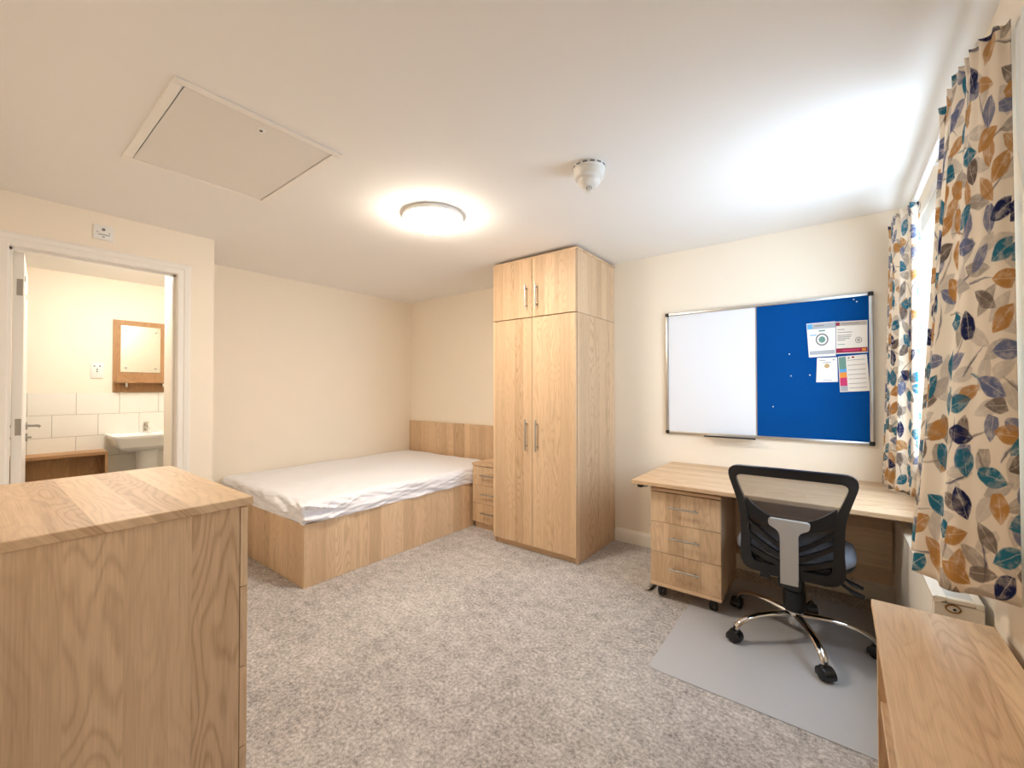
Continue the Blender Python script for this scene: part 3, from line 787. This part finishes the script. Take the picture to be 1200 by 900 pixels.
# grey T-shaped spine
T = outline([(-0.034, 0.352), (0.034, 0.352), (0.034, 0.592), (0.076, 0.608), (0.080, 0.642), (-0.080, 0.642), (-0.076, 0.608), (-0.034, 0.592)], 5, [0.004, 0.004, 0.03, 0.016, 0.016, 0.016, 0.016, 0.03])
def spine_y(x, z): return -0.244 - 0.055*((z-0.36)/0.5)**2
MB().prism(T, lambda x, z: (x, spine_y(x, z)-0.018, z), lambda x, z: (x, spine_y(x, z)+0.008, z)).bevel(0.004, 2, 60).build('back_spine', M['grey_plastic'], ch, smooth=50)
MB().tube([(0, -0.244, 0.372), (0, -0.20, 0.362), (0, -0.10, 0.372), (0, 0.0, 0.385)], [0.030, 0.030, 0.028, 0.026], 14, flat=0.45).box(-0.045, 0.045, -0.262, -0.225, 0.335, 0.372, 0.006, 2).build('back_bracket', M['black_plastic'], ch)
MB().cyl((-0.02, -0.20, 0.362), (-0.105, -0.20, 0.362), 0.008, n=10).cyl((-0.085, -0.20, 0.362), (-0.118, -0.20, 0.362), 0.026, 0.024, n=10).build('tension_knob', M['black_plastic'], ch)
for k_, (ya, yb_) in enumerate(((-0.03, -0.10), (0.06, 0.0))):
    MB().tube([(0.06, ya, 0.385), (0.13, ya-0.01, 0.372), (0.20, yb_, 0.340), (0.225, yb_, 0.325), (0.265, yb_-0.005, 0.315)], [0.006, 0.007, 0.011, 0.017, 0.013], 10, flat=0.5).build('lever', M['black_plastic'], ch)

# ================================================================== noticeboard
bx0, bx1, bz0, bz1 = -1.022, 0.177, 0.899, 1.803
YW = YB
t = thing('noticeboard', 'half whiteboard, half blue felt noticeboard in aluminium frame above desk', 'noticeboard', ((bx0+bx1)/2, YW, bz0))
xs = at(886.5, 440, 'y', YW-0.014).x
fw = 0.020
box('whiteboard_panel', M['whiteboard'], t, bx0+fw*0.6, xs, YW-0.012, YW-0.001, bz0+fw*0.6, bz1-fw*0.6, 0)
box('felt_panel', M['felt'], t, xs+0.0002, bx1-fw*0.6, YW-0.013, YW-0.001, bz0+fw*0.6, bz1-fw*0.6, 0)
box('divider', M['alu'], t, xs-0.004, xs+0.003, YW-0.0145, YW-0.001, bz0+fw*0.7, bz1-fw*0.7, 0.0006)
for a in ((bx0, bx1, bz0, bz0+fw), (bx0, bx1, bz1-fw, bz1)):
    box('frame_rail', M['alu'], t, a[0]+0.022, a[1]-0.022, YW-0.020, YW-0.001, a[2], a[3], 0.003, 2)
for a in ((bx0, bx0+fw), (bx1-fw, bx1)):
    box('frame_stile', M['alu'], t, a[0], a[1], YW-0.020, YW-0.001, bz0+0.022, bz1-0.022, 0.003, 2)
for xa in (bx0-0.002, bx1-0.024):
    for za in (bz0-0.002, bz1-0.024):
        box('corner_cap', M['black_plastic'], t, xa, xa+0.026, YW-0.023, YW-0.001, za, za+0.026, 0.004, 2)
xt0 = at(827, 509, 'y', YW-0.03).x
MB().prism([(0.0, 0.0), (-0.055, 0.003), (-0.055, 0.012), (-0.050, 0.012), (-0.048, 0.006), (0.0, 0.004)], lambda a, b: (xt0, YW-0.020+a, bz0-0.006+b), lambda a, b: (xs, YW-0.020+a, bz0-0.006+b)).build('pen_tray', M['alu'], t)
box('tray_lip', M['dark_mark'], t, xt0, xs, YW-0.0770, YW-0.0752, bz0-0.004, bz0+0.007, 0)

# papers: outline taken on the felt
def paper(name, label, corners, mat):
    """corners TL TR BR BL in pixels"""
    yp = YW-0.0142
    P = [at(a, b, 'y', yp) for a, b in corners]
    o = sum(P, Vector())/4
    t = thing(name, label, 'notice', (o.x, yp, min(p.z for p in P)))
    m = MB()
    A = [m.bm.verts.new((p.x, yp, p.z)) for p in P]; B = [m.bm.verts.new((p.x, yp-0.0012, p.z)) for p in P]
    for i in range(4): m.bm.faces.new((A[i], A[(i+1) % 4], B[(i+1) % 4], B[i]))
    m.bm.faces.new(A); m.bm.faces.new(B[::-1])
    m.build('sheet', mat, t)
    def uvp(u, v, d=0.0014):
        top = P[0].lerp(P[1], u); bot = P[3].lerp(P[2], u); p = top.lerp(bot, v); return (p.x, yp-d, p.z)
    def patch(nm, u0, u1, v0, v1, mt_, d=0.0016):
        q = MB(); q.prism([(u0, v0), (u1, v0), (u1, v1), (u0, v1)], lambda a, b: uvp(a, b, 0.0011), lambda a, b: uvp(a, b, d)); q.build(nm, mt_, t, smooth=0)
    def ring(nm, u, v, r0, r1, mt_, asp):
        q = MB(); n = 24
        f = lambda rr: [(u+rr*math.cos(2*PI*i/n), v+rr*asp*math.sin(2*PI*i/n)) for i in range(n)]
        if r1 > 0: q.frame(f(r0), f(r1), lambda a, b: uvp(a, b, 0.0011), lambda a, b: uvp(a, b, 0.0017))
        else: q.prism(f(r0), lambda a, b: uvp(a, b, 0.0011), lambda a, b: uvp(a, b, 0.0017))
        q.build(nm, mt_, t, smooth=0)
    return t, patch, ring
t, patch, ring = paper('notice', 'white notice with grey heading and dark ring emblem pinned on felt', ((945, 379.5), (979, 376.5), (979.5, 417), (948, 419)), M['paper'])
patch('heading_band', 0.02, 1.0, 0.02, 0.18, M['band_grey']); patch('logo', 0.02, 0.2, 0.03, 0.17, M['sky_p'], 0.002); patch('heading_text', 0.26, 0.62, 0.07, 0.11, M['text_p'], 0.0019)
ring('emblem_ring', 0.52, 0.50, 0.23, 0.18, M['grey_mark'], 0.78); ring('emblem_centre', 0.52, 0.50, 0.12, 0, M['teal_p'], 0.78)
patch('title_text', 0.42, 0.64, 0.22, 0.26, M['teal_p']); patch('small_text', 0.10, 0.34, 0.34, 0.37, M['sky_p']); patch('footer_band', 0.04, 0.97, 0.82, 0.93, M['band_grey'])
t, patch, ring = paper('notice', 'cream notice with a maroon footer band pinned on felt', ((979.5, 377), (1016.5, 375), (1017, 413), (980, 415)), M['cream_paper'])
patch('heading_band', 0.0, 0.98, 0.02, 0.14, M['band_taupe']); patch('logo', 0.01, 0.12, 0.03, 0.13, M['maroon'], 0.002); patch('heading_text', 0.18, 0.75, 0.06, 0.09, M['text_p'], 0.0019)
for i, v in enumerate((0.24, 0.33, 0.42, 0.47, 0.52, 0.57)): patch('text_line', 0.05, (0.28, 0.52, 0.5, 0.48, 0.44, 0.3)[i], v, v+0.022, M['text_p'])
ring('seal', 0.72, 0.60, 0.11, 0.085, M['text_p'], 0.9); ring('seal_centre', 0.72, 0.60, 0.06, 0, M['band_taupe'], 0.9); patch('web_line', 0.05, 0.28, 0.70, 0.72, M['teal_p'])
patch('footer_band', 0.0, 0.99, 0.83, 0.97, M['maroon']); patch('footer_text', 0.2, 0.75, 0.88, 0.92, M['pink_p'], 0.002); patch('footer_logo', 0.82, 0.95, 0.86, 0.94, M['orange_p'], 0.002)
t, patch, ring = paper('notice', 'smallest white notice with a tan emblem pinned on felt', ((957.5, 419.5), (981, 418.5), (982, 447.5), (956.5, 448)), M['paper'])
patch('title_text', 0.12, 0.42, 0.10, 0.125, M['text_p']); patch('corner_mark', 0.78, 0.88, 0.08, 0.12, M['text_p']); patch('subtitle_text', 0.3, 0.7, 0.19, 0.215, M['text_p'])
ring('emblem', 0.5, 0.34, 0.13, 0, M['tan_p'], 0.7); patch('footer_text', 0.3, 0.72, 0.92, 0.94, M['text_p'])
t, patch, ring = paper('notice', 'ruled white notice with a multicoloured strip down its side', ((982, 418), (1016, 415), (1019.5, 458), (984.5, 459.5)), M['cream_paper'])
for v0, v1, mm in ((0.02, 0.36, 'teal_p'), (0.36, 0.45, 'sky_p'), (0.45, 0.60, 'orange_p'), (0.60, 0.83, 'pink_p'), (0.83, 0.98, 'band_grey')): patch('colour_strip', 0.02, 0.27, v0, v1, M[mm])
ring('red_mark', 0.52, 0.05, 0.05, 0, M['red_p'], 0.5); patch('head_mark', 0.34, 0.40, 0.04, 0.08, M['grey_mark'])
for v in (0.12, 0.26, 0.39, 0.52, 0.64, 0.77, 0.89): patch('ruled_line', 0.32, 0.92, v, v+0.014, M['text_p'])
PIN = ['white push pin in open felt, upper of two set one above another', 'white push pin in felt beside the smallest notice', 'white push pin in open felt, lower of two set one above another',
       'lone white push pin low on the blue felt', 'white push pin by the board top edge, farther from the corner cap', 'white push pin by the board top edge, nearer the corner cap']
for i, (a, b) in enumerate(((925, 415), (949, 439.5), (927, 440.5), (906, 476.5), (1000.5, 351), (1004, 353.5))):
    p = at(a, b, 'y', YW-0.016)
    q = MB().tube([(p.x, YW-0.0132, p.z), (p.x, YW-0.018, p.z), (p.x, YW-0.021, p.z)], [0.0035, 0.0042, 0.0028], 12)
    tag(q.build('push_pin', M['white_plastic'], origin=(p.x, YW-0.013, p.z)), PIN[i], 'pin', 'push pins in the blue felt')

# ================================================================== bookcase in front of the radiator
kx0, kx1, ky0, ky1, kz = 0.079, 0.334, 0.40, 1.690, 0.592
t = thing('bookcase', 'low open oak-effect bookcase against the window wall beside the radiator', 'bookcase', ((kx0+kx1)/2, (ky0+ky1)/2, 0))
box('top', M['wood_y'], t, kx0, kx1, ky0, ky1, kz-0.020, kz, 0.002)
for a in (ky0+0.004, 0.99, ky1-0.022): box('side_panel', M['wood_z'], t, kx0+0.012, kx1-0.012, a, a+0.018, 0, kz-0.0205, 0.001)
box('back_panel', M['wood_y'], t, kx1-0.0115, kx1-0.002, ky0+0.004, ky1-0.004, 0.0, kz-0.0205, 0)
for za in (0.055, 0.285):
    for ya, yb_ in ((ky0+0.0225, 0.9895), (1.0085, ky1-0.0225)): box('shelf', M['wood_y'], t, kx0+0.018, kx1-0.012, ya, yb_, za, za+0.018, 0.001)
box('plinth', M['wood_y'], t, kx0+0.03, kx0+0.045, ky0+0.0225, ky1-0.0225, 0, 0.0545, 0)

# ================================================================== radiator
rx0, rx1, ry0, ry1, rz0, rz1 = 0.228, XR-0.019, 1.800, 2.860, 0.10, 0.605
t = thing('radiator', 'cream cased radiator with valve window on the wall under the curtains', 'radiator', ((rx0+rx1)/2, (ry0+ry1)/2, rz0))
box('casing_front', M['rad'], t, rx0, rx0+0.012, ry0+0.016, ry1-0.016, rz0, rz1-0.018, 0.003, 2)
MB().prism([(0, -0.018), (0, -0.004), (0.006, 0), (0.030, 0), (0.030, -0.008), (0.012, -0.018)], lambda a, b: (rx0+a, ry0, rz1+b), lambda a, b: (rx0+a, ry1, rz1+b)).build('top_rail', M['rad'], t)
box('back_rail', M['rad'], t, rx1-0.018, rx1, ry0, ry1, rz1-0.018, rz1, 0.003, 2)
for ya in (ry0, ry1-0.022):
    box('end_rail', M['rad'], t, rx0+0.030, rx1-0.018, ya, ya+0.022, rz1-0.014, rz1-0.0005, 0.002)
box('top_grille', M['rad_grille'], t, rx0+0.030, rx1-0.018, ry0+0.022, ry1-0.022, rz1-0.012, rz1-0.004, 0)
for ya in (ry0+0.001, ry1-0.016):
    e = box('end_panel', M['rad'], t, rx0+0.002, rx1, ya, ya+0.014, rz0, rz1-0.0185, 0.002)
vc = at(1117, 712, 'y', ry0); vc = Vector((min(max(vc.x, rx0+0.03), rx1-0.03), ry0, vc.z-0.004))
n = 24
el = lambda a, b: [(vc.x+a*math.cos(2*PI*i/n), vc.z+b*math.sin(2*PI*i/n)) for i in range(n)]
MB().frame(el(0.0175, 0.0125), el(0.0140, 0.0092), lambda x, z: (x, ry0-0.003, z), lambda x, z: (x, ry0+0.002, z)).build('valve_ring', M['brass'], t)
MB().prism(el(0.0142, 0.0095), lambda x, z: (x, ry0-0.0005, z), lambda x, z: (x, ry0+0.0005, z)).build('valve_window', M['white_plastic'], t)
MB().prism([(vc.x+0.003+0.0038*math.cos(2*PI*i/12), vc.z-0.002+0.0032*math.sin(2*PI*i/12)) for i in range(12)], lambda x, z: (x, ry0-0.002, z), lambda x, z: (x, ry0-0.0005, z)).build('valve_spindle', M['dark_mark'], t)
box('heat_panel', M['rad'], t, rx0+0.035, rx1-0.02, ry0+0.02, ry1-0.02, rz0+0.02, rz1-0.06, 0.002)
pv = MB().tube([(rx0+0.05, ry0+0.05, rz0), (rx0+0.05, ry0+0.05, 0.0)], 0.0075, 12).tube([(rx0+0.05, ry1-0.05, rz0), (rx0+0.05, ry1-0.05, 0.0)], 0.0075, 12)
pv.build('pipe', M['white_gloss'], t)

# ================================================================== curtains
def spline(pts, n):
    """even resampling of a polyline smoothed by Catmull-Rom"""
    P = [Vector(p) for p in pts]; P = [P[0]*2-P[1]] + P + [P[-1]*2-P[-2]]
    dense = []
    for i in range(1, len(P)-2):
        for q in range(24):
            s = q/24
            a, b, c, d = P[i-1], P[i], P[i+1], P[i+2]
            dense.append(0.5*((2*b)+(c-a)*s+(2*a-5*b+4*c-d)*s*s+(3*b-a-3*c+d)*s**3))
    dense.append(P[-2])
    L = [0]
    for a, b in zip(dense, dense[1:]): L.append(L[-1]+(b-a).length)
    out = []; j = 0
    for i in range(n):
        t_ = L[-1]*i/(n-1)
        while j < len(L)-2 and L[j+1] < t_: j += 1
        s = (t_-L[j])/max(1e-9, L[j+1]-L[j]); out.append(dense[j].lerp(dense[j+1], min(1, s)))
    return out
def curtain(name, label, top, bot, ztop, zbot, folds, amp_t, amp_b, parent_loc, width, seed, flat_from=1.1):
    t = thing(name, label, 'curtain', parent_loc, 'leaf-print curtains at the window')
    N, R = 200, 70
    A, B = spline(top, N), spline(bot, N)
    m = MB(); bm = m.bm; uvl = bm.loops.layers.uv.new('UVMap')
    rows = []
    zs = [ztop - (ztop-zbot)*((j/(R-1))) for j in range(R)]
    zs = [ztop, ztop-0.012, ztop-0.024, ztop-0.036, ztop-0.046, ztop-0.056, ztop-0.066, ztop-0.08, ztop-0.10] + [z for z in zs if z < ztop-0.12]
    for z in zs:
        s = (ztop-z)/(ztop-zbot); base = [a.lerp(b, s**1.15) for a, b in zip(A, B)]
        hd = max(0, 1-(ztop-z)/0.075)              # gathered heading tape
        row = []
        for i in range(N):
            u = i/(N-1)
            tg = (base[min(i+1, N-1)]-base[max(i-1, 0)]).normalized(); nm = Vector((-tg.y, tg.x))
            fade = min(1, u/0.05)*min(1, (1-u)/0.05)
            damp = 1.0 if u < flat_from else max(0.12, 1-(u-flat_from)/0.08)
            ph = 2*PI*folds*u + seed + 0.8*noise.noise((u*4, s*1.2, seed))
            amp = (amp_t+(amp_b-amp_t)*s)*(0.75+0.5*noise.noise((u*6, 0.3*s, seed+3)))
            w_ = math.sin(ph)+0.28*math.sin(2*ph+0.7+seed)
            off = amp*w_*fade*damp
            off += (0.5*hd+0.12*(1-s))*0.012*math.sin(2*PI*folds*2.6*u+seed*2)*fade
            p = base[i] + nm*off
            zz = z + hd*0.005*math.sin(2*PI*folds*2.6*u+1.0)
            if z == zs[-1]: zz += 0.006*math.sin(ph*0.5)
            row.append(bm.verts.new((p.x, p.y, zz)))
        rows.append(row)
    mid = rows[len(rows)//2]; al = [0]
    for a, b in zip(mid, mid[1:]): al.append(al[-1]+(b.co-a.co).length)
    us = [x/al[-1]*width for x in al]
    for j in range(len(rows)-1):
        for i in range(N-1):
            f = bm.faces.new((rows[j][i], rows[j][i+1], rows[j+1][i+1], rows[j+1][i]))
            for lp, (ii, jj) in zip(f.loops, ((i, j), (i+1, j), (i+1, j+1), (i, j+1))): lp[uvl].uv = (us[ii], zs[jj])
    o = m.build('cloth', M['curtain'], t, smooth=80)
    sm = o.modifiers.new('thickness', 'SOLIDIFY'); sm.thickness = 0.0015
    return t
RZ = 2.060
ZH = 2.122
t_near = curtain('curtain', 'leaf-print curtain bunched over the radiator, nearer the bookcase', [(0.288, 1.92), (0.284, 1.80), (0.286, 1.67), (0.304, 1.565), (0.342, 1.530)],
        [(0.222, 1.92), (0.214, 1.76), (0.208, 1.61), (0.268, 1.566), (0.346, 1.534)], ZH, 0.708, 4.6, 0.013, 0.032, (0.28, 1.70, 0.70), 0.85, 1.3, 0.62)
t_far = curtain('curtain', 'leaf-print curtain hanging above the desk end in the corner', [(0.332, 2.80), (0.300, 2.75), (0.274, 2.82), (0.256, 2.90), (0.250, 3.04), (0.262, 3.14), (0.325, 3.235)],
        [(0.332, 2.91), (0.304, 2.885), (0.266, 2.92), (0.242, 3.00), (0.222, 3.09), (0.232, 3.18), (0.325, 3.236)], ZH, 0.702, 6.5, 0.012, 0.020, (0.27, 2.95, 0.70), 1.1, 4.1)
# lining folded back past the near edge
m = MB(); N = 14; rows = []
for j in range(30):
    z = ZH-0.020 - 0.70*j/29
    y1_ = 1.405; s = j/29
    lean = 0.0 if z > 1.80 else (1.80-z)*0.35
    rows.append([m.bm.verts.new((0.3485+0.003*math.sin(i*0.9), 1.526-lean-0.16*i/(N-1), z)) for i in range(N)])
for a, b in zip(rows, rows[1:]):
    for i in range(N-1): m.bm.faces.new((a[i], a[i+1], b[i+1], b[i]))
o = m.build('lining', M['lining'], t_near, smooth=60); o.modifiers.new('thickness', 'SOLIDIFY').thickness = 0.001

# curtain rail with gliders' track and brackets
t = thing('curtain_rail', 'white curtain track above the window', 'curtain rail', (0.29, 2.2, RZ))
MB().prism([(-0.008, 0.012), (0.008, 0.012), (0.010, 0.006), (0.010, -0.006), (0.003, -0.008), (-0.003, -0.008), (-0.010, -0.006), (-0.010, 0.006)],
           lambda a, b: (0.312+a, 1.63, RZ+0.082+b), lambda a, b: (0.312+a, 3.18, RZ+0.082+b)).build('track', M['white_plastic'], t)
for yy in (1.75, 2.42, 3.10):
    MB().box(0.312, XR, yy-0.012, yy+0.012, RZ+0.0945, RZ+0.100).box(XR-0.004, XR, yy-0.012, yy+0.012, RZ+0.090, RZ+0.130).build('bracket', M['white_plastic'], t)

# ================================================================== bathroom furniture
# mirror with shelf
t = thing('mirror_unit', 'mirror on an oak-effect backboard with narrow shelf above the basin', 'mirror', (XB, 1.05, 1.22))
box('backboard', M['wood_z_bath'], t, XB+0.0005, XB+0.018, 0.826, 1.290, 1.212, 1.890, 0.001)
box('mirror_glass', M['mirror'], t, XB+0.0185, XB+0.0225, 0.878, 1.172, 1.398, 1.842, 0.0012)
for yy in (0.915, 1.135):
    for zz in (1.440, 1.795):
        MB().tube([(XB+0.0225, yy, zz), (XB+0.028, yy, zz), (XB+0.030, yy, zz)], [0.010, 0.010, 0.006], 14).build('fixing', M['steel'], t)
box('shelf', M['wood_y_bath'], t, XB+0.0185, XB+0.115, 0.836, 1.285, 1.296, 1.312, 0.001)
for yy in (0.915, 1.190):
    MB().box(XB+0.0185, XB+0.06, yy-0.010, yy+0.010, 1.255, 1.3165, 0.003, 2).build('shelf_bracket', M['chrome'], t)
# shaver socket
t = thing('shaver_socket', 'white shaver socket on the bathroom wall beside the mirror', 'socket', (XB, 0.722, 1.34))
box('plate', M['white_plastic'], t, XB, XB+0.010, 0.680, 0.764, 1.338, 1.478, 0.003, 2)
for yy, zz in ((0.704, 1.448), (0.740, 1.448), (0.722, 1.418), (0.722, 1.398)):
    box('pin_hole', M['grey_mark'], t, XB+0.010, XB+0.0106, yy-0.005, yy+0.005, zz-0.007, zz+0.007, 0)
# basin
t = thing('wash_basin', 'white ceramic pedestal basin with chrome mixer tap below the mirror', 'basin', (XB+0.2, 1.07, 0))
by0, by1, bxf, bzt = 0.774, 1.330, XB+0.43, 0.824
xb_ = XB+0.0125
def brect(x0, x1, y0, y1, z): return [(x, y, z) for x, y in rrect(x0, x1, y0, y1, 0.025, 5)]
MB().rings([brect(xb_, bxf-0.11, by0+0.10, by1-0.10, bzt-0.150), brect(xb_, bxf-0.03, by0+0.035, by1-0.035, bzt-0.105), brect(xb_, bxf-0.004, by0+0.006, by1-0.006, bzt-0.030), brect(xb_, bxf, by0, by1, bzt-0.022), brect(xb_, bxf, by0, by1, bzt),
            brect(xb_+0.125, bxf-0.022, by0+0.022, by1-0.022, bzt), brect(xb_+0.130, bxf-0.032, by0+0.032, by1-0.032, bzt-0.010), brect(xb_+0.16, bxf-0.09, by0+0.09, by1-0.09, bzt-0.095)]).build('bowl', M['ceramic'], t, smooth=40)
MB().rings([[(xb_+0.13+0.085*s*math.cos(2*PI*i/28), (by0+by1)/2+0.092*s*math.sin(2*PI*i/28), z) for i in range(28)] for s, z in ((1.12, 0.0), (1.08, 0.03), (0.9, 0.10), (0.88, 0.55), (0.98, bzt-0.14))]).build('pedestal', M['ceramic'], t, smooth=40)
ym = (by0+by1)/2
tp = MB().cyl((xb_+0.07, ym, bzt), (xb_+0.07, ym, bzt+0.085), 0.021, 0.019).tube([(xb_+0.07, ym, bzt+0.055), (xb_+0.12, ym, bzt+0.050), (xb_+0.175, ym, bzt+0.040)], [0.014, 0.013, 0.011], 14)
tp.box(xb_+0.05, xb_+0.13, ym-0.016, ym+0.016, bzt+0.088, bzt+0.104, 0.005, 2).cyl((xb_+0.07, ym, bzt+0.08), (xb_+0.07, ym, bzt+0.092), 0.017)
tp.build('tap', M['chrome'], t)
MB().tube([(xb_+0.142, ym, bzt-0.028), (xb_+0.148, ym, bzt-0.028)], 0.010, 14).build('overflow', M['chrome'], t)
# low open box unit beside the basin
t = thing('bathroom_cabinet', 'low oak-effect open box unit on the bathroom wall left of basin', 'cabinet', (XB+0.13, 0.40, 0))
cx_f = XB+0.26
ct = 0.690
box('top', M['wood_y_bath'], t, xb_, cx_f, -0.05, 0.762, ct-0.026, ct, 0.001)
for yy in (-0.05, 0.744): box('side_panel', M['wood_z_bath'], t, xb_, cx_f, yy, yy+0.018, 0, ct-0.0265, 0.001)
box('back_panel', M['wood_z_bath'], t, xb_+0.09, xb_+0.10, -0.0315, 0.7435, 0, ct-0.0265, 0)

for o in bpy.data.objects:
    if '_o' in o: del o['_o']
